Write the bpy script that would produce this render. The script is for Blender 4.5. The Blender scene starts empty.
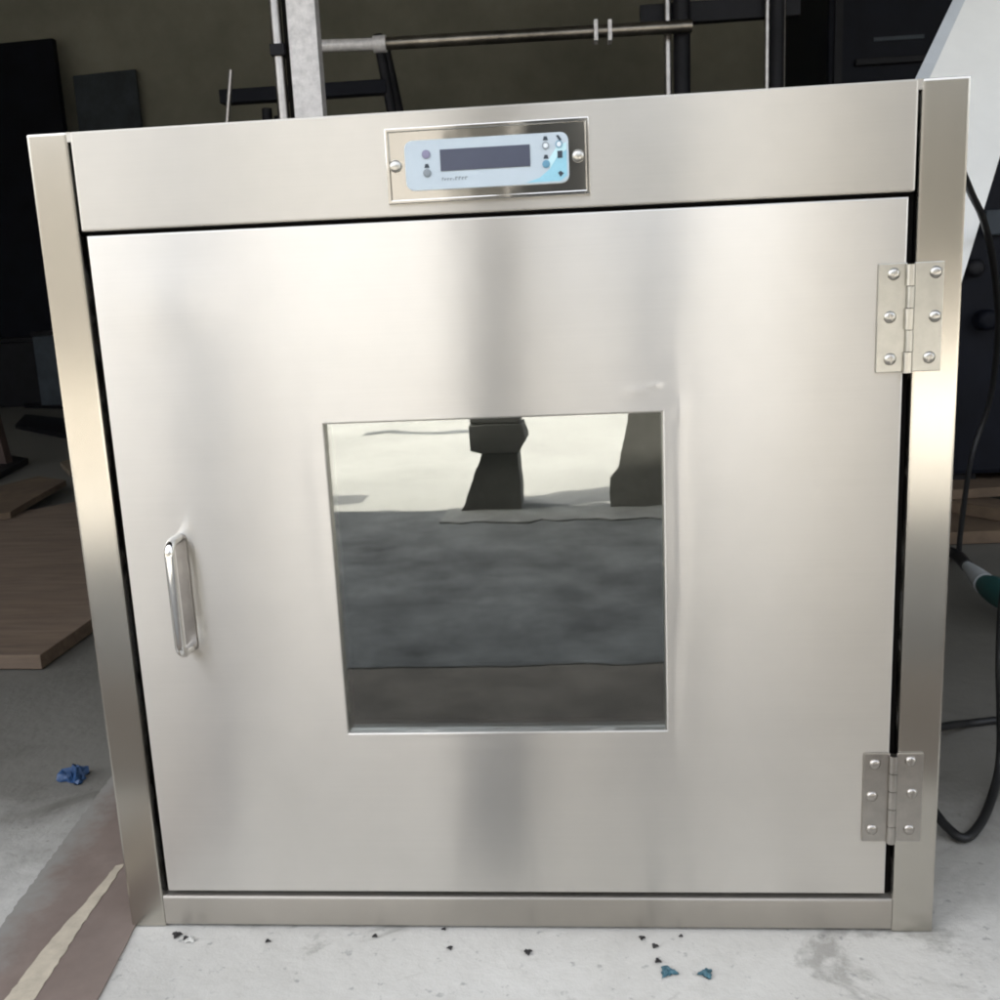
import bpy, bmesh, math, random
from mathutils import Vector, Matrix
random.seed(7)
R = math.radians
sc = bpy.context.scene
col = sc.collection

# ------------------------------------------------------------------ camera
CAM = Vector((0.0786870607, -0.8881024945, 0.6211822369))
RIGHT = Vector((0.9959741668, 0.0770986384, -0.0457302851))
DOWN = Vector((-0.0291530434, -0.2038264140, -0.9785728859))
FWD = Vector((-0.0847676771, 0.9759664917, -0.2007581829))
cd = bpy.data.cameras.new('camera'); cam = bpy.data.objects.new('camera', cd); col.objects.link(cam)
m = Matrix.Identity(4)
for r in range(3):
    m[r][0] = RIGHT[r]; m[r][1] = -DOWN[r]; m[r][2] = -FWD[r]; m[r][3] = CAM[r]
cam.matrix_world = m
cd.sensor_width = 36; cd.lens = 36; cd.clip_start = 0.01; cd.clip_end = 300
cd.dof.use_dof = True; cd.dof.focus_distance = 0.95; cd.dof.aperture_fstop = 30
sc.camera = cam

def at(px, py, Y):
    """the point of the place seen at photo pixel (px, py), Y metres behind the cabinet front"""
    d = RIGHT * ((px - 500) / 1000) + DOWN * ((py - 500) / 1000) + FWD
    return CAM + d * ((Y - CAM.y) / d.y)

def on_floor(px, py, Z=0.0):
    d = RIGHT * ((px - 500) / 1000) + DOWN * ((py - 500) / 1000) + FWD
    return CAM + d * ((Z - CAM.z) / d.z)

# ------------------------------------------------------------------ materials
def new_mat(name):
    mt = bpy.data.materials.new(name); mt.use_nodes = True
    nt = mt.node_tree
    return mt, nt, nt.nodes['Principled BSDF']

def N(nt, t, **kw):
    n = nt.nodes.new(t)
    for k, v in kw.items():
        if k in n.inputs: n.inputs[k].default_value = v
        else: setattr(n, k, v)
    return n

def noise(nt, scale, detail=4, rough=.55, stretch=None, dist=0.0):
    tc = N(nt, 'ShaderNodeTexCoord')
    mp = N(nt, 'ShaderNodeMapping')
    if stretch: mp.inputs['Scale'].default_value = stretch
    nt.links.new(tc.outputs['Object'], mp.inputs['Vector'])
    n = N(nt, 'ShaderNodeTexNoise', Scale=scale, Detail=detail, Roughness=rough, Distortion=dist)
    nt.links.new(mp.outputs['Vector'], n.inputs['Vector'])
    return n.outputs['Fac']

def ramp(nt, src, stops):
    r = N(nt, 'ShaderNodeValToRGB')
    el = r.color_ramp.elements
    el[0].position, el[0].color = stops[0][0], (*stops[0][1], 1)
    el[1].position, el[1].color = stops[-1][0], (*stops[-1][1], 1)
    for p, c in stops[1:-1]:
        e = el.new(p); e.color = (*c, 1)
    nt.links.new(src, r.inputs['Fac'])
    return r.outputs['Color']

def mathn(nt, op, a, b=0.0, c=None):
    n = N(nt, 'ShaderNodeMath', operation=op)
    for i, v in enumerate((a, b) if c is None else (a, b, c)):
        if isinstance(v, (int, float)): n.inputs[i].default_value = v
        else: nt.links.new(v, n.inputs[i])
    return n.outputs[0]

def mix(nt, fac, a, b, mode='MIX'):
    n = N(nt, 'ShaderNodeMix', data_type='RGBA', blend_type=mode)
    for s, v in ((n.inputs['Factor'], fac), (n.inputs['A'], a), (n.inputs['B'], b)):
        if isinstance(v, (int, float)): s.default_value = v
        elif isinstance(v, tuple): s.default_value = (*v, 1)
        else: nt.links.new(v, s)
    return n.outputs['Result']

def bump(nt, bsdf, h, dist=1.0, strength=1.0):
    b = N(nt, 'ShaderNodeBump', Distance=dist, Strength=strength)
    nt.links.new(h, b.inputs['Height']); nt.links.new(b.outputs['Normal'], bsdf.inputs['Normal'])

def plain(name, c, rough=.6, metal=0.0, var=.25, scale=14, bmp=0.0, spec=.5, coat=0.0):
    mt, nt, b = new_mat(name)
    f = noise(nt, scale, 9, .68)
    lo = tuple(x * (1 - var) for x in c); hi = tuple(min(1, x * (1 + var)) for x in c)
    nt.links.new(ramp(nt, f, [(.3, lo), (.7, hi)]), b.inputs['Base Color'])
    b.inputs['Roughness'].default_value = rough; b.inputs['Metallic'].default_value = metal
    b.inputs['Specular IOR Level'].default_value = spec
    b.inputs['Coat Weight'].default_value = coat
    if bmp: bump(nt, b, mathn(nt, 'MULTIPLY', f, bmp))
    return mt

def steel(name, grain, rough, aniso, c=(.65, .628, .582), wave=.0006, wscale=3.5, streak=.018, smear=.25, dents=()):
    """brushed stainless sheet; grain = axis the scratches run along"""
    mt, nt, b = new_mat(name)
    b.inputs['Metallic'].default_value = 1
    st = (1.5, 30, 260) if grain == 'x' else (260, 30, 1.5)
    f = noise(nt, 3.0, 3, .6, st)
    cl = noise(nt, 5, 4, .6)
    base = ramp(nt, f, [(.25, tuple(x * (1 - streak) for x in c)), (.75, tuple(x * (1 + streak) for x in c))])
    base = mix(nt, .16, base, ramp(nt, cl, [(.35, (.40, .385, .35)), (.65, (.72, .68, .62))]))
    nt.links.new(base, b.inputs['Base Color'])
    sm = noise(nt, 5, 2, .5)      # handling smears
    rr = mathn(nt, 'MULTIPLY_ADD', f, rough * .04, rough * .98)
    rr = mathn(nt, 'ADD', rr, mathn(nt, 'MULTIPLY', mathn(nt, 'SUBTRACT', sm, .5), rough * smear))
    nt.links.new(rr, b.inputs['Roughness'])
    b.inputs['Anisotropic'].default_value = aniso
    t = N(nt, 'ShaderNodeCombineXYZ')
    t.inputs[2 if grain == 'x' else 0].default_value = 1.0
    nt.links.new(t.outputs[0], b.inputs['Tangent'])
    w = noise(nt, wscale, 1.5, .45); w2 = noise(nt, wscale * 3.3, 2, .5)
    h = mathn(nt, 'ADD', mathn(nt, 'MULTIPLY', w, wave), mathn(nt, 'MULTIPLY', w2, wave * .16))
    if dents:       # small dents pressed into the sheet: (x, z, half width, half height, depth)
        tc = N(nt, 'ShaderNodeTexCoord'); sp = N(nt, 'ShaderNodeSeparateXYZ'); nt.links.new(tc.outputs['Object'], sp.inputs[0])
        for dx, dz, rw, rh, dep in dents:
            a = mathn(nt, 'POWER', mathn(nt, 'DIVIDE', mathn(nt, 'SUBTRACT', sp.outputs[0], dx), rw), 2)
            q = mathn(nt, 'POWER', mathn(nt, 'DIVIDE', mathn(nt, 'SUBTRACT', sp.outputs[2], dz), rh), 2)
            h = mathn(nt, 'ADD', h, mathn(nt, 'MULTIPLY', mathn(nt, 'EXPONENT', mathn(nt, 'MULTIPLY', mathn(nt, 'ADD', a, q), -1)), dep))
    bump(nt, b, h)
    return mt

M = {}
M['door'] = steel('door steel', 'x', .298, 1.0, wave=.0016, wscale=4.2, smear=.12, dents=(
    (.127, .5325, .012, .005, .00028), (.143, .5370, .006, .003, .00022), (.1650, .512, .006, .010, .00025), (.1620, .41, .009, .10, .0005),
    (.1560, .26, .007, .06, .0003), (-.165, .42, .010, .09, .0003), (-.30, .63, .05, .035, .0010), (-.27, .13, .035, .07, .0008), (.03, .195, .10, .006, .0002)))
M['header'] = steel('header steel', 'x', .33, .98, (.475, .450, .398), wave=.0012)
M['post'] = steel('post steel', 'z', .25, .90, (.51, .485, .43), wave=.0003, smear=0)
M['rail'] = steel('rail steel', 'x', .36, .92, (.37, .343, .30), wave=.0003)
M['body'] = steel('body steel', 'z', .40, .7, wave=.0006)
M['inside'] = plain('chamber steel', (.36, .34, .31), .45, .9, .15, 6)
M['hinge'] = plain('hinge steel', (.45, .442, .405), .30, 1, .10, 60)
M['hinge_dull'] = plain('dull hinge steel', (.43, .405, .37), .30, 1, .12, 60)
M['screw'] = plain('screw steel', (.50, .485, .44), .28, 1, .05, 90)
M['chrome'] = plain('chrome', (.74, .73, .70), .07, 1, .05, 40)
M['plate'] = None
mt, nt, b = new_mat('polished plate steel')
b.inputs['Metallic'].default_value = 1; b.inputs['Base Color'].default_value = (.66, .645, .605, 1); b.inputs['Roughness'].default_value = .08
bump(nt, b, mathn(nt, 'MULTIPLY', noise(nt, 14, 2, .4), .0009)); M['plate'] = mt
M['gap'] = plain('door seal rubber', (.004, .0035, .003), .9, 0, .2, spec=.1)
M['dark'] = plain('black paint', (.008, .008, .010), .55, 0, .4, 9, spec=.2)
M['navy'] = plain('navy black paint', (.004, .005, .009), .6, 0, .4, 6, spec=.15)
M['bluegrey'] = plain('blue grey board', (.042, .052, .062), .65, 0, .35, 5, spec=.3)
M['rubber'] = plain('black rubber', (.012, .012, .012), .5, 0, .3, 40, spec=.4)
M['white_sheet'] = plain('white laminate', (.84, .84, .80), .4, 0, .06, 3)
M['grey_edge'] = plain('grey edging', (.50, .53, .55), .5, 0, .15, 5)
M['frost'] = plain('scuffed galvanised steel', (.62, .60, .585), .5, .25, .22, 55)
M['tube'] = plain('dull tube steel', (.36, .34, .32), .34, 1, .2, 20)
M['rail_tube'] = plain('reflection banded tube steel', (.20, .18, .15), .35, 1, .9, 2.2)  # bright and dark bands of its reflections put into the colour
M['tan'] = plain('tan board', (.16, .125, .085), .7, 0, .3, 8)
M['wood'] = plain('raw timber', (.11, .075, .046), .75, 0, .35, 9, .002)
M['post_wood'] = plain('added post grey', (.14, .137, .125), .8, 0, .3, 7)
M['teal'] = plain('teal plastic', (.018, .085, .080), .45, 0, .2, 12)
M['pale_plastic'] = plain('pale plastic', (.40, .42, .42), .5, 0, .15, 12)
M['blue'] = plain('blue film', (.020, .060, .15), .45, 0, .35, 60)
M['tealbit'] = plain('teal film', (.045, .12, .15), .5, 0, .35, 60)
M['crumb'] = plain('dark grit', (.030, .027, .026), .9, 0, .4, 200)
M['chip'] = plain('pale grit', (.55, .54, .50), .8, 0, .2, 200)
M['screen'] = plain('unlit display', (.060, .068, .100), .28, 0, .08, 30)
M['key_purple'] = plain('mauve key print', (.20, .19, .28), .5, 0, .1, 60)
M['key_grey'] = plain('grey key print', (.20, .23, .25), .5, 0, .1, 60)
M['key_dark'] = plain('dark key print', (.022, .035, .050), .5, 0, .1, 60)
M['key_blue'] = plain('blue key print', (.11, .27, .38), .5, 0, .1, 60)
M['key_white'] = plain('white key', (.66, .71, .74), .4, 0, .03, 60)
M['aqua'] = plain('aqua print', (.25, .50, .60), .45, 0, .10, 60)
M['aqua_pale'] = plain('pale aqua print', (.46, .68, .72), .45, 0, .06, 60)
M['face'] = plain('pale blue panel film', (.43, .50, .545), .38, 0, .04, 25)

# plywood
mt, nt, b = new_mat('dusty plywood')
g = noise(nt, 4, 5, .6, (1.2, 9, 9), .6); d = noise(nt, 7, 6, .65)
c = ramp(nt, g, [(.25, (.070, .045, .029)), (.5, (.15, .102, .066)), (.75, (.215, .152, .102))])
nt.links.new(mix(nt, mathn(nt, 'MULTIPLY', d, .55), c, (.15, .118, .090)), b.inputs['Base Color']); b.inputs['Roughness'].default_value = .8
M['ply'] = mt

# brown hardboard strip, its left side lost under floor dust
mt, nt, b = new_mat('brown hardboard')
d = noise(nt, 9, 7, .65); e = noise(nt, 45, 4, .6, (1, .3, 1)); hN = noise(nt, 26, 6, .7)
c = ramp(nt, d, [(.3, (.150, .108, .088)), (.55, (.205, .155, .128)), (.75, (.27, .22, .185))])
c = mix(nt, mathn(nt, 'MULTIPLY', e, .35), c, (.24, .21, .185))
tc = N(nt, 'ShaderNodeTexCoord'); sx = N(nt, 'ShaderNodeSeparateXYZ'); nt.links.new(tc.outputs['Object'], sx.inputs[0])
u = mathn(nt, 'ADD', mathn(nt, 'MULTIPLY_ADD', sx.outputs[1], .11, .525), sx.outputs[0])      # metres in from the left edge
u = mathn(nt, 'ADD', mathn(nt, 'MULTIPLY', u, 14), mathn(nt, 'MULTIPLY', hN, 1.3))
c = mix(nt, ramp(nt, u, [(.50, (1, 1, 1)), (1.15, (0, 0, 0))]), c, (.26, .247, .22))
nt.links.new(c, b.inputs['Base Color']); b.inputs['Roughness'].default_value = .75
M['hardboard'] = mt
M['cream'] = plain('cream tape', (.50, .44, .34), .7, 0, .22, 40)

# floor concrete: pale cement with stains, darker and browner further back
mt, nt, b = new_mat('workshop concrete')
a = noise(nt, 1.7, 8, .62); f = noise(nt, 14, 8, .7); s = noise(nt, 5, 6, .7, None, 1.2); g = noise(nt, 70, 3, .6)
c = ramp(nt, a, [(.28, (.43, .415, .375)), (.5, (.55, .535, .49)), (.72, (.64, .625, .58))])
c = mix(nt, ramp(nt, f, [(.45, (0, 0, 0)), (.75, (.55, .55, .55))]), c, (.40, .385, .345))
c = mix(nt, ramp(nt, s, [(.57, (0, 0, 0)), (.66, (.55, .55, .55))]), c, (.22, .21, .185))
c = mix(nt, ramp(nt, g, [(.63, (0, 0, 0)), (.72, (.6, .6, .6))]), c, (.20, .20, .19))
# floor colour turns darker behind the pale cement
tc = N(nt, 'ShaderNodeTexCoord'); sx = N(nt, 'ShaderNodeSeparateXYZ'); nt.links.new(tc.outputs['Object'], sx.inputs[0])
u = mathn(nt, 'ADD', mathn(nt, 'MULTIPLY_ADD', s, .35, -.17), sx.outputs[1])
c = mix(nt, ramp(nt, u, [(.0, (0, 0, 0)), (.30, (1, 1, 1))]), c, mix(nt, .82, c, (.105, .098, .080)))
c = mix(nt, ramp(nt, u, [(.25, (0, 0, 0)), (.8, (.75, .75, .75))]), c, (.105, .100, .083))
nt.links.new(c, b.inputs['Base Color']); b.inputs['Roughness'].default_value = .7
bump(nt, b, mathn(nt, 'MULTIPLY', f, .004)); M['floor'] = mt
M['shade_apron'] = plain('shade grey paving', (.165, .168, .165), .85, 0, .60, 5.5, .006)  # dark paving with the foreground's shade put into its colour
M['brown_shade'] = plain('brown shade ground', (.185, .162, .138), .9, 0, .40, 6, .003)  # brown ground tone, foreground shade included in the colour
M['yard'] = plain('pale yard concrete', (.47, .455, .415), .85, 0, .16, 1.2)
M['yardwall'] = plain('drab yard wall', (.24, .23, .21), .85, 0, .12, .9)
mt, nt, b = new_mat('drab olive plaster')
a = noise(nt, .9, 7, .62); f = noise(nt, 7, 7, .65)
c = ramp(nt, a, [(.3, (.170, .172, .138)), (.7, (.33, .325, .265))])
c = mix(nt, mathn(nt, 'MULTIPLY', f, .4), c, (.17, .165, .135))
nt.links.new(c, b.inputs['Base Color']); b.inputs['Roughness'].default_value = .9; M['plaster'] = mt
M['roof'] = plain('roof sheet underside', (.16, .16, .15), .8, 0, .2, 2)

# tinted reflective glass
mt = bpy.data.materials.new('reflective tinted glass'); mt.use_nodes = True; nt = mt.node_tree
for n in list(nt.nodes): nt.nodes.remove(n)
out = N(nt, 'ShaderNodeOutputMaterial'); gl = N(nt, 'ShaderNodeBsdfGlossy', Roughness=.004); gl.inputs['Color'].default_value = (.93, .96, .93, 1)
tr = N(nt, 'ShaderNodeBsdfTransparent'); tr.inputs['Color'].default_value = (.60, .62, .62, 1)
mx = N(nt, 'ShaderNodeMixShader'); lw = N(nt, 'ShaderNodeFresnel', IOR=1.5)
nt.links.new(mathn(nt, 'MULTIPLY_ADD', lw.outputs[0], 1.0, .17), mx.inputs[0])
nt.links.new(tr.outputs[0], mx.inputs[1]); nt.links.new(gl.outputs[0], mx.inputs[2]); nt.links.new(mx.outputs[0], out.inputs[0])
bn = N(nt, 'ShaderNodeBump', Distance=1, Strength=1); nt.links.new(mathn(nt, 'MULTIPLY', noise(nt, 9, 2, .4, (1, 1, 3)), .00010), bn.inputs['Height']); nt.links.new(bn.outputs[0], gl.inputs['Normal'])
M['glass'] = mt

# ------------------------------------------------------------------ mesh helpers
def obj(name, bm, mat, parent=None, smooth=False):
    me = bpy.data.meshes.new(name)
    bmesh.ops.recalc_face_normals(bm, faces=bm.faces[:])
    bm.to_mesh(me); bm.free()
    me.materials.append(M[mat] if isinstance(mat, str) else mat)
    if smooth:
        for p in me.polygons: p.use_smooth = True
        me.set_sharp_from_angle(angle=R(38))
    o = bpy.data.objects.new(name, me); col.objects.link(o)
    if parent: o.parent = parent
    return o

def tag(o, label=None, cat=None, group=None, kind=None):
    if label: o['label'] = label
    if cat: o['category'] = cat
    if group: o['group'] = group
    if kind: o['kind'] = kind
    return o

def empty(name, loc, label, cat, group=None):
    o = bpy.data.objects.new(name, None); col.objects.link(o); o.location = loc; o.empty_display_size = .05
    bpy.context.view_layer.update()
    return tag(o, label, cat, group)

def add_box(bm, x0, x1, y0, y1, z0, z1, bev=0.0):
    vs = [bm.verts.new((x, y, z)) for x in (x0, x1) for y in (y0, y1) for z in (z0, z1)]
    fs = [(0, 1, 3, 2), (4, 6, 7, 5), (0, 4, 5, 1), (2, 3, 7, 6), (0, 2, 6, 4), (1, 5, 7, 3)]
    new = [bm.faces.new([vs[i] for i in f]) for f in fs]
    if bev:
        es = list({e for f in new for e in f.edges})
        bmesh.ops.bevel(bm, geom=es, offset=bev, segments=2, affect='EDGES', profile=.6)

def box(x0, x1, y0, y1, z0, z1, bev=0.0):
    bm = bmesh.new(); add_box(bm, x0, x1, y0, y1, z0, z1, bev); return bm

def add_prism(bm, pts, vec):
    """flat polygon of points, given thickness along vec"""
    a = [bm.verts.new(p) for p in pts]; b = [bm.verts.new(Vector(p) + Vector(vec)) for p in pts]
    bm.faces.new(a); bm.faces.new(b[::-1]); n = len(pts)
    for i in range(n): bm.faces.new((a[i], b[i], b[(i + 1) % n], a[(i + 1) % n]))

def prism(pts, vec, bev=0.0):
    bm = bmesh.new(); add_prism(bm, pts, vec)
    if bev: bmesh.ops.bevel(bm, geom=bm.edges[:], offset=bev, segments=2, affect='EDGES', profile=.6)
    return bm

def add_tube(bm, path, rad, seg=14, closed_caps=True):
    path = [Vector(p) for p in path]; n = len(path)
    rads = rad if isinstance(rad, (list, tuple)) else [rad] * n
    t0 = (path[1] - path[0]).normalized()
    u = t0.orthogonal().normalized(); rings = []
    for i in range(n):
        t = (path[min(i + 1, n - 1)] - path[max(i - 1, 0)]).normalized()
        u = (u - t * u.dot(t)).normalized(); v = t.cross(u)
        rings.append([bm.verts.new(path[i] + (u * math.cos(k * 2 * math.pi / seg) + v * math.sin(k * 2 * math.pi / seg)) * rads[i]) for k in range(seg)])
    for i in range(n - 1):
        for k in range(seg):
            bm.faces.new((rings[i][k], rings[i][(k + 1) % seg], rings[i + 1][(k + 1) % seg], rings[i + 1][k]))
    if closed_caps: bm.faces.new(rings[0][::-1]); bm.faces.new(rings[-1])

def tube(path, rad, seg=14):
    bm = bmesh.new(); add_tube(bm, path, rad, seg); return bm

def spline(pts, k=10):
    """Catmull-Rom through the points"""
    pts = [Vector(p) for p in pts]; P = [pts[0] * 2 - pts[1]] + pts + [pts[-1] * 2 - pts[-2]]; out = []
    for i in range(1, len(P) - 2):
        for j in range(k):
            t = j / k; a, b, c, d = P[i - 1:i + 3]
            out.append(.5 * ((2 * b) + (c - a) * t + (2 * a - 5 * b + 4 * c - d) * t * t + (3 * b - a - 3 * c + d) * t ** 3))
    return out + [pts[-1]]

def disc(x, z, y0, y1, r, seg=20, dome=0.0):
    """round head facing the camera side (-y), y0 = front"""
    bm = bmesh.new(); rings = []
    prof = [(r, y1), (r, y0 + dome), (r * .86, y0 + dome * .45), (r * .5, y0 + dome * .1)] if dome else [(r, y1), (r, y0)]
    for rr, y in prof:
        rings.append([bm.verts.new((x + rr * math.cos(k * 2 * math.pi / seg), y, z + rr * math.sin(k * 2 * math.pi / seg))) for k in range(seg)])
    for i in range(len(rings) - 1):
        for k in range(seg): bm.faces.new((rings[i][k], rings[i][(k + 1) % seg], rings[i + 1][(k + 1) % seg], rings[i + 1][k]))
    bm.faces.new(rings[-1]); bm.faces.new(rings[0][::-1]); return bm

def ring_xz(x, z, y0, y1, ro, ri, seg=24):
    bm = bmesh.new(); rs = []
    for r, y in ((ri, y1), (ri, y0), (ro, y0), (ro, y1)):
        rs.append([bm.verts.new((x + r * math.cos(k * 2 * math.pi / seg), y, z + r * math.sin(k * 2 * math.pi / seg))) for k in range(seg)])
    for i in range(4):
        for k in range(seg): bm.faces.new((rs[i][k], rs[i][(k + 1) % seg], rs[(i + 1) % 4][(k + 1) % seg], rs[(i + 1) % 4][k]))
    return bm

def rounded(x0, x1, z0, z1, r, y, seg=6):
    pts = []
    for cx, cz, a0 in ((x1 - r, z1 - r, 0), (x0 + r, z1 - r, 90), (x0 + r, z0 + r, 180), (x1 - r, z0 + r, 270)):
        for k in range(seg + 1):
            a = R(a0 + 90 * k / seg); pts.append((cx + r * math.cos(a), y, cz + r * math.sin(a)))
    return pts

# ------------------------------------------------------------------ the setting
bm = bmesh.new()
nx, ny = 60, 60
grid = [[bm.verts.new((-6 + 11 * i / nx, -2.0 + 9.2 * j / ny, 0)) for j in range(ny + 1)] for i in range(nx + 1)]
for i in range(nx):
    for j in range(ny): bm.faces.new((grid[i][j], grid[i + 1][j], grid[i + 1][j + 1], grid[i][j + 1]))
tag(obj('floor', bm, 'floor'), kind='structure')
tag(obj('shade_apron', prism([(x, y, -.02) for x, y in ((-6, -.70), (-6, -1.15), (-1.5, -1.3), (-1.05, -1.55), (-.85, -2.0), (.45, -2.0), (.9, -1.75), (5, -1.7), (5, -.70))], (0, 0, .024)), 'shade_apron'), kind='structure')  # unseen paving, outline shaped to the mirrored edge of the sunlight
tag(obj('brown_shade_path', box(-6, 5, -.697, -.30, -.02, .003), 'brown_shade'), kind='structure')  # added brown strip, its dark tone also carries the foreground shade
tag(obj('yard_ground', box(-60, 60, -70, -2.003, -.30, .0002), 'yard'), kind='structure')

bld = empty('workshop_building', (-.5, 7.0, 0), 'dim open-fronted workshop with drab olive plastered back wall behind the cabinet', 'workshop')
def child(name, bm, mat, parent, smooth=False):
    """mesh built in world coordinates, parented without moving"""
    o = obj(name, bm, mat, None, smooth); o.parent = parent
    o.matrix_parent_inverse = parent.matrix_world.inverted(); return o
child('back_wall', box(-6, 5, 7.0, 7.2, 0.001, 4.0), 'plaster', bld)
child('side_wall', box(-6.2, -6.003, -.9, 7.2, 0.001, 4.0), 'plaster', bld)
child('side_wall', box(5.003, 5.2, -.9, 7.2, 0.001, 4.0), 'plaster', bld)
child('lintel', box(-6, 5, -.9, -.75, 2.6, 4.0), 'plaster', bld)
child('roof', box(-6.3, 5.3, -.9, 7.4, 4.003, 4.1), 'roof', bld)

yw = tag(obj('yard_wall', box(-40, 40, -9.2, -9.0, -.012, 2.9), 'yardwall'), 'long drab wall across the yard that the steel door mirrors', 'wall')

M['yard_dim_patch'] = plain('dull dimming ground', (.20, .185, .155), .9, 0, .35, 1.5)  # added ground patches that dim the steel's reflections
for name, P in (('yard_dim_patch', [(-1.05, -2.45), (-2.75, -9), (-30, -9), (-30, -2.45)]), ('yard_dim_patch', [(1.7, -5.2), (30, -5.2), (30, -9), (2.9, -9)])):
    tag(obj(name, prism([(x, y, -.02) for x, y in P], (0, 0, .0242)), 'yard_dim_patch'), kind='structure')
M['sill'] = plain('pale worn sill', (.27, .265, .25), .85, 0, .45, 7)
rs = random.Random(11)
tag(obj('threshold', prism([(x, y, .0005) for x, y in [(-.33, -1.998), (.44, -1.998), (.44, -1.80)] + [(.44 - .77 * i / 24, -1.79 + rs.uniform(-.02, .02)) for i in range(25)]], (0, 0, .0075)), 'sill'), kind='structure')
tag(obj('dark_yard_line', box(-.95, -.33, -3.78, -3.68, -.01, .0015), 'shade_apron'), kind='structure')  # thin dark line across the pale yard
# added post standing in for the dark figure mirrored in the glass
pp = empty('added_post', (-.17, -2.0, 0), 'added dark post standing in for the figure mirrored in the door glass', 'post')
child('shaft', box(-.245, -.10, -2.08, -1.93, .26, 3.4, .006), 'post_wood', pp)
child('collar', prism([(-.248, -1.925, .258), (-.095, -1.925, .258), (-.083, -1.925, .205), (-.108, -1.925, .172), (-.212, -1.925, .172), (-.248, -1.925, .185)], (0, -.16, 0), .002), 'post_wood', pp)
child('foot', prism([(-.214, -1.935, .170), (-.110, -1.935, .170), (-.106, -1.935, 0.006), (-.285, -1.935, 0.006)], (0, -.14, 0), .002), 'post_wood', pp)
tag(obj('stand_in_board', prism([(.150, -1.93, 0.0085), (.33, -1.93, .0085), (.37, -1.99, .42), (.245, -1.99, .42), (.178, -1.948, .125), (.152, -1.942, .085)], (0, -.03, 0)), plain('weathered board', (.24, .23, .205), .8)),  # added and unseen, outline shaped for the dark reflection in the pane
    'added board standing in for the dark shape mirrored at the right of the glass', 'board')

tag(obj('figure_board', box(-.075, .40, -2.06, -2.03, .44, 1.25, .004), plain('grey board', (.27, .275, .27), .8)), 'added grey board standing in for the figure mirrored in the upper door steel', 'board')  # unseen board added to grey the upper door's reflection
sg = empty('added_dark_board', (.95, -2.05, 0), 'added dark slanted board on two legs, unseen, darkening the right end of the header', 'hoarding')  # added behind the camera to darken the header's right end
child('board', prism([(.86, -2.05, .62), (2.2, -2.05, .70), (2.2, -2.05, 1.7), (.66, -2.05, 1.7), (.74, -2.05, 1.0)], (0, .03, 0), .003), 'post_wood', sg)
for x in (1.02, 2.05): child('leg', box(x, x + .07, -2.10, -2.052, 0.005, 1.5, .004), 'post_wood', sg)
tag(obj('added_post', box(-1.14, -1.02, -2.1, -1.98, .005, .7, .006), plain('pale weathered post', (.17, .165, .15), .8)), 'short pale post added to mirror as a faint streak at left of the door', 'post')  # unseen, added only for the faint streak in the door

tag(obj('added_streak_plank', box(-.080, -.008, -.425, -.135, .0045, .018, .002), 'bluegrey'), 'dark plank added out of view to darken the door below its window', 'plank')  # added just out of view to carry the dark streak below the window

# ------------------------------------------------------------------ the cabinet
W0, W1, H = -.40, .40, .7776
cab = empty('incubator_cabinet', (0, .33, 0), 'brushed stainless steel laboratory cabinet with a windowed door and small control panel', 'cabinet')
XL, XR = -.3632, .3615           # opening sides
ZB, ZT = .0355, .6912            # opening bottom, header underside
child('corner_post', box(W0, XL, 0, .035, 0.001, H, .0022), 'post', cab)
child('corner_post', box(XR, W1, 0, .035, 0.001, H, .0022), 'post', cab)
# header: full-height seams cut as slots, joined to the posts by a small weld at the top
g = .0026
bm = bmesh.new()
xs0, xs1 = XL + g, XR - g
add_box(bm, xs0, xs1, .0002, .034, ZT, H, .0018)
for v in bm.verts:
    if v.co.z < .72: v.co.z -= .0050 * v.co.x
child('header_panel', bm, 'header', cab)
child('seam_weld', box(XL - .001, xs0 + .001, .0005, .02, H - .0085, H - .0003), 'header', cab)
child('seam_weld', box(xs1 - .001, XR + .001, .0005, .02, H - .0085, H - .0003), 'header', cab)
bm = bmesh.new()
prof = [(.034, .0042), (.0003, .0042), (.0003, ZB - .003), (.0008, ZB - .0012), (.0018, ZB - .0003), (.0034, ZB), (.034, ZB)]
add_prism(bm, [(XL + .0001, y, z) for y, z in prof], (XR - XL - .0002, 0, 0))
child('bottom_rail', bm, 'rail', cab, True)
# dark seal behind the gaps
bm = bmesh.new()
add_box(bm, XL + .0005, XL + .0068, .010, .0338, ZB + .001, ZT - .001); add_box(bm, XR - .0098, XR - .0005, .010, .0338, ZB + .001, ZT - .001)
add_box(bm, XL + .0075, XR - .0105, .010, .0338, ZB + .0005, .0408); add_box(bm, XL + .0075, XR - .0105, .010, .0335, .680, ZT + .002)
child('door_seal', bm, 'gap', cab)
# shell
D = .64
bm = bmesh.new()
add_box(bm, W0 + .002, W0 + .0035, .0455, D, .002, H - .002); add_box(bm, W1 - .0035, W1 - .002, .0455, D, .002, H - .002)
add_box(bm, W0 + .004, W1 - .004, .0455, D, H - .0038, H - .0022); add_box(bm, W0 + .004, W1 - .004, .0455, D, .0022, .0038)
add_box(bm, W0 + .002, W1 - .002, D + .0005, D + .002, .002, H - .002)
child('outer_shell', bm, 'body', cab)
# chamber
bm = bmesh.new()
cx0, cx1, cz0, cz1, cy1 = -.335, .335, .085, .655, .52
add_box(bm, cx0 - .002, cx0, .046, cy1, cz0, cz1); add_box(bm, cx1, cx1 + .002, .046, cy1, cz0, cz1)
add_box(bm, cx0, cx1, .046, cy1, cz0 - .002, cz0); add_box(bm, cx0, cx1, .046, cy1, cz1, cz1 + .002)
add_box(bm, cx0 - .002, cx1 + .002, cy1 + .0005, cy1 + .002, cz0 - .002, cz1 + .002)
child('chamber_lining', bm, 'inside', cab)

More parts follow.
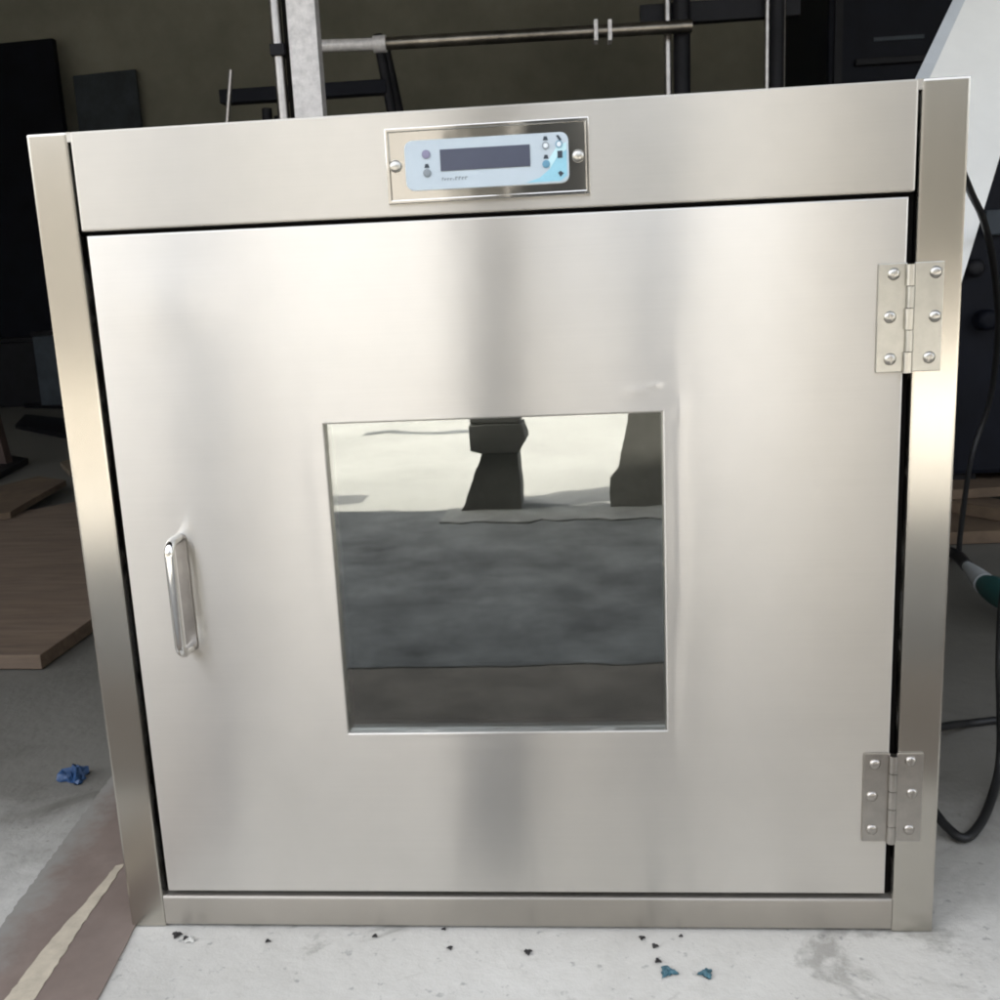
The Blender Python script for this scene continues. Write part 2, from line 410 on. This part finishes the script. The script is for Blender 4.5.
# door: one folded sheet with a window opening
def ring_door(o, h, y0, y1, bv, n=40):
    """outer rect o, hole rect h (x0,x1,z0,z1)"""
    bm = bmesh.new()
    def loop(r, d, y):
        x0, x1, z0, z1 = r[0] + d, r[1] - d, r[2] + d, r[3] - d
        return [bm.verts.new(p) for p in ((x0, y, z0), (x1, y, z0), (x1, y, z1), (x0, y, z1))]
    L = [loop(o, 0, y1), loop(o, 0, y0 + bv), loop(o, bv * .3, y0 + bv * .3), loop(o, bv, y0),
         loop(h, -bv, y0), loop(h, -bv * .3, y0 + bv * .3), loop(h, 0, y0 + bv), loop(h, 0, y1)]
    for a, b_ in zip(L, L[1:] + L[:1]):
        for k in range(4): bm.faces.new((a[k], a[(k + 1) % 4], b_[(k + 1) % 4], b_[k]))
    return bm
DO = (-.3568, .3542, .0412, .6874); HO = (-.1560, .1489, .2121, .5131)
bm = ring_door(DO, HO, .0005, .030, .0016)
for v in bm.verts:
    if v.co.z > .65: v.co.z -= .0050 * v.co.x
door = child('door', bm, 'door', cab)
door['label'] = 'large brushed steel door with a square window'
child('window_pane', box(HO[0] - .004, HO[1] + .004, .0075, .0115, HO[2] - .004, HO[3] + .004), 'glass', door)
# D handle of bent round bar
hx, z0, z1, pr = -.3028, .3035, .4115, -.026
path = [(hx, .001, z1)] + [(hx, pr + .011 + .011 * math.cos(R(a)) * -1 if False else pr + .011 * (1 - math.sin(R(a))), z1 + .0 - .011 * (1 - math.cos(R(a))) if False else z1 - .011 * (1 - math.cos(R(a)))) for a in range(0, 91, 15)]
low = [(x, y, z0 + z1 - z) for x, y, z in path][::-1]
hd = child('handle', tube(path + low, .0047, 18), 'chrome', door, True)
child('handle_plate', prism(rounded(hx - .0045, hx + .0065, z0 - .004, z1 + .004, .005, -.0016), (0, .0018, 0), .0005), 'tube', hd)

# hinges
def hinge(zlo, zhi, matl, screws, alternating, label):
    t = bpy.data.objects.new('hinge', None); col.objects.link(t); t.location = (.357, -.003, (zlo + zhi) / 2); t['label'] = label
    t.parent = cab; bpy.context.view_layer.update(); t.matrix_parent_inverse = cab.matrix_world.inverted(); bpy.context.view_layer.update()
    child('hinge_leaf', box(.3306, .3541, -.0024, .0001, zlo, zhi, .0006), matl, t)
    child('hinge_leaf', box(.3600, .3842, -.0026, -.0002, zlo, zhi, .0006), matl, t)
    n = 5; h = (zhi - zlo) / n
    for k in range(n):
        bm = bmesh.new(); off = (.0009 if k % 2 else -.0009) if alternating else 0
        add_tube(bm, [(.3566 + off * .4, -.0036, zlo - .0012 + k * h + .0005), (.3566 + off * .4, -.0036, zlo - .0012 + (k + 1) * h - .0002)], .0042 - (.0006 if k % 2 and alternating else 0), 16)
        child('knuckle', bm, 'screw' if k % 2 == 0 and alternating else matl, t, True)
    for x, z in screws:
        s = child('screw', disc(x, z, -.0052, -.0022, .0053, 20, .0026), 'screw' if alternating else matl, t, True)
        a = random.uniform(0, 3.1); c, q = math.cos(a), math.sin(a)
        sl = child('screw_slot', prism([(x + .0036 * c - .0005 * q, -.0054, z + .0036 * q + .0005 * c), (x - .0036 * c - .0005 * q, -.0054, z - .0036 * q + .0005 * c),
                            (x - .0036 * c + .0005 * q, -.0054, z - .0036 * q - .0005 * c), (x + .0036 * c + .0005 * q, -.0054, z + .0036 * q - .0005 * c)], (0, .001, 0)), 'hinge_dull', s)
hinge(.5407, .6320, 'hinge', [(.343, .6232), (.3774, .6233), (.3409, .5876), (.378, .5868), (.342, .552), (.3744, .5524)], True, 'bright upper hinge')
hinge(.0985, .1880, 'hinge_dull', [(.3402, .1775), (.3725, .1803), (.3384, .145), (.3747, .1479), (.3393, .111), (.3733, .1109)], False, 'duller lower hinge')

# control plate
cp = child('control_plate', ring_door((-.0824, .0908, .7015, .7635), (-.0790, .0874, .7049, .7601), -.0032, .0004, .0008), 'plate', cab)
child('plate_face', box(-.0789, .0873, -.0014, .0003, .7050, .7600), 'plate', cp)
for x in (-.0744, .0812):
    s = child('plate_screw', disc(x, .7327, -.0052, -.001, .0052, 22, .002), 'screw', cp, True)
ct = child('controller', prism(rounded(-.0655, .0734, .7117, .7522, .0065, -.0056), (0, .0045, 0), .0008), 'face', cab)
yF = -.0056
child('display_screen', box(-.0352, .0410, yF - .0008, yF + .0005, .7262, .7438, .0003), 'screen', ct)
# aqua swoosh at the corner
child('aqua_print', prism([(.037, yF - .0003, .7130), (.0660, yF - .0003, .7130), (.0718, yF - .0003, .7170), (.0718, yF - .0003, .7380), (.0640, yF - .0003, .7330), (.0575, yF - .0003, .7235), (.0485, yF - .0003, .7165)], (0, .0004, 0)), 'aqua', ct)
child('aqua_print', prism([(.0576, yF - .00025, .7238), (.0641, yF - .00025, .7333), (.0718, yF - .00025, .7383), (.0718, yF - .00025, .7440), (.0630, yF - .00025, .7400), (.0560, yF - .00025, .7300)], (0, .0003, 0)), 'aqua_pale', ct)
def key(x, z, r, mat, ringmat=None, arrow=None):
    k = child('key', disc(x, z, yF - .0012, yF + .0004, r, 22, .0004), mat, ct, True)
    if ringmat: child('key_ring', ring_xz(x, z, yF - .0014, yF + .0003, r * 1.25, r * .95), ringmat, k)
    if arrow:
        child('arrow_mark', prism([(x - .0022, yF - .0004, arrow - .0016), (x + .0022, yF - .0004, arrow - .0016), (x + .0012, yF - .0004, arrow + .0016), (x - .0012, yF - .0004, arrow + .0016)], (0, .0006, 0)), 'key_dark', k)
key(-.0471, .7406, .0036, 'key_purple')
key(-.0470, .7254, .0034, 'key_grey', None, .7312)
key(.0543, .7420, .0023, 'key_white', 'key_grey', .7478)
key(.0543, .7272, .0032, 'key_blue', None, .7330)
key(.0655, .7425, .0023, 'key_white', 'key_blue', None)
child('key_mark', prism([(.0632, yF - .0005, .7494), (.0652, yF - .0005, .7500), (.0680, yF - .0005, .7458), (.0660, yF - .0005, .7452)], (0, .0006, 0)), 'key_dark', ct)
child('key_mark', box(.0640, .0682, yF - .0006, yF + .0002, .7314, .7372), 'key_dark', ct)
child('key_mark', prism([(.0640, yF - .0005, .7196), (.0662, yF - .0005, .7212), (.0690, yF - .0005, .7190), (.0660, yF - .0005, .7162)], (0, .0006, 0)), 'key_dark', ct)
# faint small print under the screen (too worn to read)
bm = bmesh.new(); x = -.0345
for k, (w, h) in enumerate([(.0014, .0026), (.0018, .0018), (.0016, .0020), (.0018, .0018), (.0012, .0008), (.0022, .0028), (.0020, .0028), (.0020, .0024), (.0022, .0026)]):
    add_box(bm, x, x + w * .35, yF - .0003, yF + .0002, .7184, .7184 + h); add_box(bm, x + w * .35, x + w, yF - .0003, yF + .0002, .7184 + h * .7, .7184 + h)
    x += w + .0007
child('small_print', bm, 'key_grey', ct)

# ------------------------------------------------------------------ behind the cabinet
def vquad(px0, px1, ytop, ybot, Y, t=.03):
    pass
def upright(x0, x1, Y0, Y1, z0, z1, bev=.003): return box(x0, x1, Y0, Y1, z0, z1, bev)

# tall black panel at far left
a = at(52, 38, 6.7); l = at(-120, 55, 6.7)
o = empty('tall_sheet', (-4.0, 6.7, 0), 'tall black sheet standing against the back wall at the far left', 'sheet')
child('sheet_face', prism([(l.x, 6.7, .001), (a.x, 6.7, .001), (a.x, 6.7, a.z), (l.x, 6.7, l.z)], (0, .06, 0), .004), 'navy', o)
child('cross_rail', box(l.x + .05, a.x - .05, 6.68, 6.699, .40, .47), 'dark', o)
# blue grey board
a = at(66, 73, 6.8); b_ = at(129, 66, 6.8)
tag(obj('wall_board', prism([(a.x, 6.86, .9), (b_.x + .02, 6.86, .9), (b_.x, 6.90, b_.z), (a.x, 6.90, a.z)], (0, .03, 0), .004), 'bluegrey'),
    'small blue grey rectangular board on the olive wall, right of the tall black sheet', 'board')

# pale galvanised post beside the control panel, with its darker channel edge
Y = 1.7; a = at(286, 10, Y); b_ = at(315, 10, Y); c = at(268, 10, Y); d = at(282, 10, Y)
o = empty('galvanised_post', ((a.x + b_.x) / 2, Y, 0), 'pale scuffed steel post rising behind the cabinet left of the control panel', 'post')
child('post_face', box(a.x, b_.x, Y, Y + .045, .002, 2.0, .002), 'frost', o)
child('channel', box(d.x - .004, a.x - .0008, Y + .012, Y + .04, .002, 2.0), 'gap', o)
child('side_tube', tube([(c.x + .012, Y + .02, .002), (c.x + .012, Y + .02, 2.0)], .0145, 14), 'tube', o, True)
p = at(276, 50, Y); child('clamp', box(c.x - .004, d.x - .002, Y - .002, Y + .045, p.z - .012, p.z + .015, .002), 'dark', o)

# black stand: bar on two splayed pairs of legs
Y = 3.0; a = at(219, 96, Y); b_ = at(386, 86, Y); h = (at(300, 84, Y) - at(300, 98, Y)).length / 2
o = empty('black_stand', ((a.x + b_.x) / 2, Y, 0), 'black trestle stand whose bar passes behind the pale post', 'trestle')
child('bar', box(a.x, b_.x, Y, Y + .06, (a.z + b_.z) / 2 - h, (a.z + b_.z) / 2 + h, .004), 'navy', o)
top = at(376, 33, Y); bot = at(392, 118, Y); dv = (bot - top) / (bot.z - top.z)
for dy in (-.012, .5):
    e = top + dv * (0.002 - top.z)
    child('leg', tube([top + Vector((0, .03 + dy * .25, 0)), (e.x, Y + .03 + dy, .002)], .019, 10), 'dark', o, True)
a2 = a + Vector((.05, 0, 0))
for dy in (-.012, .5):
    child('leg', tube([Vector((a2.x + .12, Y + .03 + dy * .3, a2.z - .05)), (a2.x + .10, Y + .03 + dy, .002)], .019, 10), 'dark', o, True)
# thin rod by the trestle's end
a = at(231, 70, 2.9); b_ = at(227, 125, 2.9); e = a + (b_ - a) * ((.002 - a.z) / (b_.z - a.z))
tag(obj('steel_rod', tube([a, (e.x, 2.9, .002)], .008, 10), 'tube', None, True), 'thin steel rod standing upright at the left end of the black trestle', 'rod')

# chrome tube rack: long top rail, two legs seen at right
Y = 2.4
o = empty('tube_rack', (at(680, 100, Y).x, Y, 0), 'chromed tube rack with a long top rail and upright tubes behind the cabinet', 'rack')
r0 = at(318, 46, Y); r1 = at(380, 44, Y); r2 = at(692, 26, Y)
child('rail_end', tube([r0, r1], .018, 14), 'frost', o, True)
child('rail', tube([r1, r2], .019, 14), 'rail_tube', o, True)
child('rail_joint', tube([r1 - Vector((.02, 0, 0)), r1 + Vector((.02, 0, 0))], .025, 14), 'frost', o, True)
for px, rad, mt_ in ((668, .011, 'tube'), (682, .026, 'dark'), (767, .008, 'tube'), (777, .022, 'dark'), (783, .007, 'tube')):
    q = at(px, 60, Y + .05)
    child('upright', tube([(q.x, Y + .05, .002), (q.x, Y + .05, 1.75)], rad, 14), mt_, o, True)
bm0, bm1 = at(640, 16, Y + .08), at(800, 10, Y + .08)
child('cross_beam', box(bm0.x, bm1.x, Y + .07, Y + .11, bm0.z - .03, bm0.z + .03, .003), 'dark', o)
for px in (596, 610):
    q = at(px, 30, Y - .03); child('clip', box(q.x - .006, q.x + .006, Y - .035, Y + .022, q.z - .03, q.z + .03, .002), 'frost', o)

# tan board and navy machine
q0, q1 = at(804, 60, 4.6), at(831, 60, 4.6)
tag(obj('tan_board', prism([(q0.x, 4.6, .001), (q1.x, 4.6, .001), (q1.x, 4.75, 2.9), (q0.x, 4.75, 2.9)], (0, .03, 0), .003), 'tan'),
    'narrow tan board standing between the rack and the navy machine', 'board')
Y = 3.4; q0, q1 = at(828, 60, Y), at(960, 60, Y)
o = empty('navy_machine', ((q0.x + q1.x) / 2, Y, 0), 'bulky navy black machine behind the top right corner of the cabinet', 'machine')
child('housing', box(q0.x, q1.x + .4, Y, Y + .9, .002, 2.3, .02), 'navy', o)
p = at(900, 38, Y); child('faded_plate', box(p.x - .10, p.x + .09, Y - .006, Y - .001, p.z - .007, p.z + .007), 'bluegrey', o)
child('ledge', box(q0.x + .1, q1.x + .3, Y - .03, Y - .001, at(880, 62, Y).z - .012, at(880, 62, Y).z + .012, .003), 'dark', o)
child('door_line', box(q0.x + .02, q0.x + .05, Y - .02, Y - .001, .4, 2.2), 'dark', o)

# white leaning door sheet at top right
p1, p2, p3, p4 = at(972, -40, 1.55), at(1060, -40, 1.55), at(940, 330, 1.05), at(862, 190, 1.15)
n = (p2 - p1).cross(p4 - p1).normalized()
if n.y < 0: n = -n
p3 = p3 - n * (p3 - p1).dot(n); p4 = p4
o = empty('white_sheet', p3, 'white laminated sheet leaning at a slant behind the top right corner', 'sheet')
child('sheet', prism([p1, p2, p3, p4], n * .025, .002), 'white_sheet', o)
u = (p2 - p1).normalized(); w = (p4 - p1)
child('edge_band', prism([p1 - n * .0015, p1 + u * .024 - n * .0015, p4 + u * .030 - n * .0015, p4 - n * .0015], n * .0012), 'grey_edge', o)

# black machine on the right, behind the cabinet side
Y = 1.75
o = empty('black_compressor', (at(1000, 400, Y).x, Y, 0), 'black machine with a round drum and hoses right of the cabinet', 'machine')
q = at(957, 330, Y)
pl = [at(958, 240, Y), at(1010, 128, Y), at(1090, 60, Y), at(1120, 470, Y), at(953, 475, Y)]
pl = [Vector((p.x, Y, p.z)) for p in pl]
child('housing', prism(pl, (0, .5, 0), .012), 'navy', o)
p = at(986, 320, Y - .02); child('cap', disc(p.x, p.z, Y - .05, Y - .001, .026, 20, .01), 'navy', o, True)
p = at(975, 268, Y - .02); child('knob', disc(p.x, p.z, Y - .04, Y - .001, .022, 18, .01), 'dark', o, True)
p = at(1008, 222, Y); child('vent', box(p.x - .06, p.x + .10, Y - .02, Y - .001, p.z - .03, p.z + .03, .004), 'bluegrey', o)
zb = min(p.z for p in pl)
for xx in (pl[4].x + .04, pl[3].x - .05):
    for yy in (Y + .06, Y + .44): child('foot', box(xx - .03, xx + .03, yy - .03, yy + .03, .002, zb - .002, .004), 'dark', o)

# drooping black cable from behind the cabinet
pts = [at(962, 172, .75), at(972, 195, .9), at(984, 222, 1.0), at(994, 268, 1.2), at(998, 330, 1.4), at(990, 400, 1.55), at(972, 455, 1.55), at(962, 520, 1.40), at(958, 560, 1.30)]
tag(obj('hanging_cable', tube(spline(pts), .0062, 10), 'rubber', None, True), 'black cable hanging in a long curve right of the cabinet', 'cable')
# black hose looping on the floor
f = lambda x, y, z=.0: on_floor(x, y, z)
r_ = .0075
pts = [f(900, 735, .05), f(940, 727, .03), f(970, 723, r_), f(1010, 719, r_), f(1060, 716, r_)]
tag(obj('floor_cable', tube(spline(pts), .0055, 10), 'rubber', None, True), 'thin black cable running straight out level across the floor to the right', 'cable')
pts = [f(905, 780, .03), f(930, 806, .02), f(946, 826, .012), f(964, 838, r_), f(980, 824, r_), f(992, 797, r_), f(1000, 762, .03), f(1001, 715, .09), f(1000, 660, .16), f(1003, 600, .22), f(1015, 520, .32)]
tag(obj('hose_loop', tube(spline(pts), .0052, 12), 'rubber', None, True), 'thick black hose looping down to the floor by the lower right corner', 'hose')

# teal and white hand tool
a, b_ = f(967, 566, .05), f(985, 584, .045); c = f(1030, 612, .05)
o = empty('hand_tool', (b_.x, b_.y, 0), 'teal power tool with a pale nozzle lying at the right edge', 'tool')
child('nozzle', tube([a, a.lerp(b_, .5), b_], [.010, .017, .021], 14), 'pale_plastic', o, True)
child('tool_body', tube([b_.lerp(c, .02), b_.lerp(c, .15), b_.lerp(c, .35), b_.lerp(c, .8), c], [.019, .024, .026, .025, .020], 16), 'teal', o, True)
child('cord_stub', tube(spline([a, f(958, 556, .03), f(948, 552, .02), f(935, 560, .01)]), .012, 10), 'rubber', o, True)

# timber offcuts at right
def plank(p, q_, w, t, z, mat='wood'):
    d = Vector((q_.x - p.x, q_.y - p.y, 0)); n_ = Vector((-d.y, d.x, 0)).normalized() * w
    P = [Vector((p.x, p.y, z)), Vector((q_.x, q_.y, z)), Vector((q_.x, q_.y, z)) + n_, Vector((p.x, p.y, z)) + n_]
    return prism(P, (0, 0, t), .002)
for (x0, y0, x1, y1, w, t, z, lab) in (
        (945, 545, 1080, 540, .20, .03, .002, 'brown timber offcut lowest of the pile right of the cabinet'),
        (945, 512, 1060, 532, .10, .03, .034, 'reddish timber offcut lying across the lowest one in the right pile'),
        (948, 500, 1070, 492, .22, .025, .066, 'flat board on top of the timber pile right of the cabinet')):
    tag(obj('timber_offcut', plank(f(x0, y0, z), f(x1, y1, z), w, t, z), 'wood'), lab, 'timber', 'timber offcuts right of the cabinet')

# plywood board on the floor at left
Z = .030
P = [f(-60, 655, Z), f(40, 655, Z), f(93, 618, Z), f(140, 560, Z), f(100, 497, Z), f(-60, 527, Z)]
o = tag(obj('plywood_board', prism([Vector((p.x, p.y, .003)) for p in P], (0, 0, Z - .003), .002), 'ply'), 'thick dusty plywood board lying on the floor at left', 'board')
def flat(pts, z, t, mat, name, label, cat, group=None):
    return tag(obj(name, prism([Vector((f(x, y, z + t).x, f(x, y, z + t).y, z)) for x, y in pts], (0, 0, t), .0015), mat), label, cat, group)
flat([(-40, 520), (-40, 496), (38, 476), (66, 480), (30, 500), (10, 512)], .031, .02, 'wood', 'wood_scrap', 'tan splintered wood scrap at the rear edge of the plywood board', 'wood scrap', 'wood scraps at left')
flat([(15, 425), (25, 414), (120, 424), (120, 438), (60, 434)], .002, .02, 'dark', 'wood_scrap', 'long black strip on the floor beside the leaning brown offcut', 'wood scrap', 'wood scraps at left')
flat([(24, 405), (24, 400), (100, 402), (100, 407)], .002, .02, 'dark', 'wood_scrap', 'thin dark strip, farthest of the scraps on the left floor', 'wood scrap', 'wood scraps at left')
flat([(-30, 470), (12, 455), (28, 458), (-10, 478)], .002, .025, 'dark', 'wood_scrap', 'dark angled scrap just behind the tan splintered one', 'wood scrap', 'wood scraps at left')
flat([(60, 462), (110, 446), (120, 452), (70, 472)], .002, .02, 'tan', 'wood_scrap', 'dull tan scrap half hidden behind the cabinet at left', 'wood scrap', 'wood scraps at left')
# leaning offcut at left edge
p0, p1 = f(8, 470), f(-12, 470)
a = at(-4, 372, p0.y); 
tag(obj('leaning_offcut', prism([p1 + Vector((0, 0, .001)), p0 + Vector((0, 0, .001)), Vector((p0.x - .05, p0.y, a.z)), Vector((p1.x - .12, p1.y, a.z))], (0, .05, 0), .003), plain('dark red brown wood', (.045, .026, .020), .7)),
    'dark reddish brown offcut standing at the left edge', 'wood offcut')
# dim clutter on the far floor
Y = 5.9
for k, (px, py, w, h, d, mt_, lab) in enumerate((
        (10, 345, .50, -.10, .4, 'dark', 'low black crate in front of the tall black sheet'),
        (48, 340, .22, -.06, .3, 'bluegrey', 'small bluish grey crate right of the low black crate'))):
    p = at(px, py, Y - k * .2)
    o = empty('crate', (p.x, Y - k * .2, 0), lab, 'crate', 'crates by the back wall')
    child('crate_box', box(p.x - w / 2, p.x + w / 2, Y - k * .2, Y - k * .2 + d, .002, .55 + h, .006), mt_, o)
    child('crate_lid', box(p.x - w / 2 - .01, p.x + w / 2 + .01, Y - k * .2 - .01, Y - k * .2 + d + .01, .553 + h, .58 + h, .004), 'dark', o)

# brown strip with a worn cream stripe, running past the cabinet's left corner
rnd = random.Random(3)
def ragged(y0, y1, n, xf, amp, step=None):
    return [(xf(y0 + (y1 - y0) * i / n) + rnd.uniform(-amp, amp) * .5, y0 + (y1 - y0) * i / n) for i in range(n + 1)]
right = ragged(-.65, .55, 60, lambda y: -.3865 - .12 * (y + .08) if y < .03 else -.402 - .10 * (y - .03), .0012)
left = ragged(.55, -.65, 240, lambda y: -.535 - .11 * (y + .05), .003)
bm = bmesh.new(); add_prism(bm, [(x, y, .001) for x, y in right] + [(x, y, .001) for x, y in left], (0, 0, .0012))
strip = tag(obj('brown_strip', bm, 'hardboard'), 'dusty brown hardboard strip with a worn cream stripe at the lower left', 'board')
sl = ragged(-.65, .108, 110, lambda y: -.4720 + .05 * max(0, y) + .0012 * math.sin(y * 40), .0016)
sr = ragged(.112, -.65, 110, lambda y: (-.4525 - .085 * (y + .0)) if y < 0 else -.4535 - .05 * y + .001 * math.sin(y * 31), .0022)
bm = bmesh.new(); add_prism(bm, [(x, y, .0024) for x, y in sl] + [(x, y, .0024) for x, y in sr], (0, 0, .0006))
obj('cream_stripe', bm, 'cream', strip)
# crumpled film scraps
def crumple(p, r, hgt, mat, name, label, cat, group=None, seed=1):
    rr = random.Random(seed); bm = bmesh.new()
    bmesh.ops.create_icosphere(bm, subdivisions=3, radius=r)
    for v in bm.verts:
        a = math.atan2(v.co.y, v.co.x); k = 1 + .35 * math.sin(3 * a + seed) + .2 * math.sin(7 * a + 2 * seed) + rr.uniform(-.18, .18)
        v.co = Vector((v.co.x * k, v.co.y * k, max(0, v.co.z) * hgt / r * rr.uniform(.4, 1.2)))
    o = obj(name, bm, mat); o.location = (p.x, p.y, .0012); return tag(o, label, cat, group)
crumple(f(75, 779), .016, .020, 'blue', 'blue_scrap', 'crumpled blue plastic scrap on the grey floor at left', 'scrap', None, 4)
crumple(f(668, 973), .0065, .004, 'tealbit', 'teal_scrap', 'larger teal scrap on the pale floor in front of the cabinet', 'scrap', 'teal scraps', 2)
crumple(f(706, 975), .0055, .004, 'tealbit', 'teal_scrap', 'smaller teal scrap, right of the larger teal one', 'scrap', 'teal scraps', 5)
for k, (x, y, s) in enumerate([(177, 936, 4.5), (186, 939, 3), (268, 942, 2.6), (375, 937, 2.6), (444, 930, 2.2), (450, 949, 2.6), (528, 953, 3.6), (642, 939, 2.8), (655, 947, 3), (658, 962, 3), (681, 937, 2)]):
    crumple(f(x, y), s * .0009, s * .0007, 'crumb', 'grit_crumb', 'dark crumb of grit on the pale floor in front of the cabinet', 'crumb', 'dark crumbs of grit on the floor', k)
crumple(f(190, 941), .0042, .003, 'chip', 'pale_chip', 'pale chip beside the largest dark crumb below the left corner', 'chip', None, 9)

# ------------------------------------------------------------------ daylight
w = bpy.data.worlds.new('World'); sc.world = w; w.use_nodes = True; nt = w.node_tree
bg = nt.nodes['Background']; sky = N(nt, 'ShaderNodeTexSky', sky_type='NISHITA')
sky.sun_disc = False
ELEV, AZ = R(58), R(-64.8)          # azimuth measured clockwise from +y
sky.sun_elevation = ELEV; sky.sun_rotation = AZ
sky.air_density = 1.0; sky.dust_density = 5.0; sky.ozone_density = .6
hs = N(nt, 'ShaderNodeHueSaturation', Saturation=.35); nt.links.new(sky.outputs[0], hs.inputs['Color'])   # thin bright cloud over the blue
nt.links.new(hs.outputs[0], bg.inputs['Color']); bg.inputs['Strength'].default_value = .15
sd = bpy.data.lights.new('sun', 'SUN'); sd.energy = 2.0; sd.angle = R(.53); sd.color = (1, .95, .88)
so = bpy.data.objects.new('sun', sd); col.objects.link(so)
dirv = Vector((math.sin(AZ) * math.cos(ELEV), math.cos(AZ) * math.cos(ELEV), math.sin(ELEV)))
so.rotation_euler = dirv.to_track_quat('Z', 'Y').to_euler(); so.location = dirv * 20

sc.view_settings.view_transform = 'Standard'; sc.view_settings.look = 'None'
sc.view_settings.exposure = 2.55; sc.view_settings.gamma = 1
sc.view_settings.use_curve_mapping = False
sc.render.engine = 'CYCLES'
sc.cycles.use_denoising = True
sc.cycles.max_bounces = 10; sc.cycles.diffuse_bounces = 6; sc.cycles.glossy_bounces = 6; sc.cycles.transparent_max_bounces = 12
sc.cycles.sample_clamp_indirect = 6
sc.cycles.filter_width = 2.0
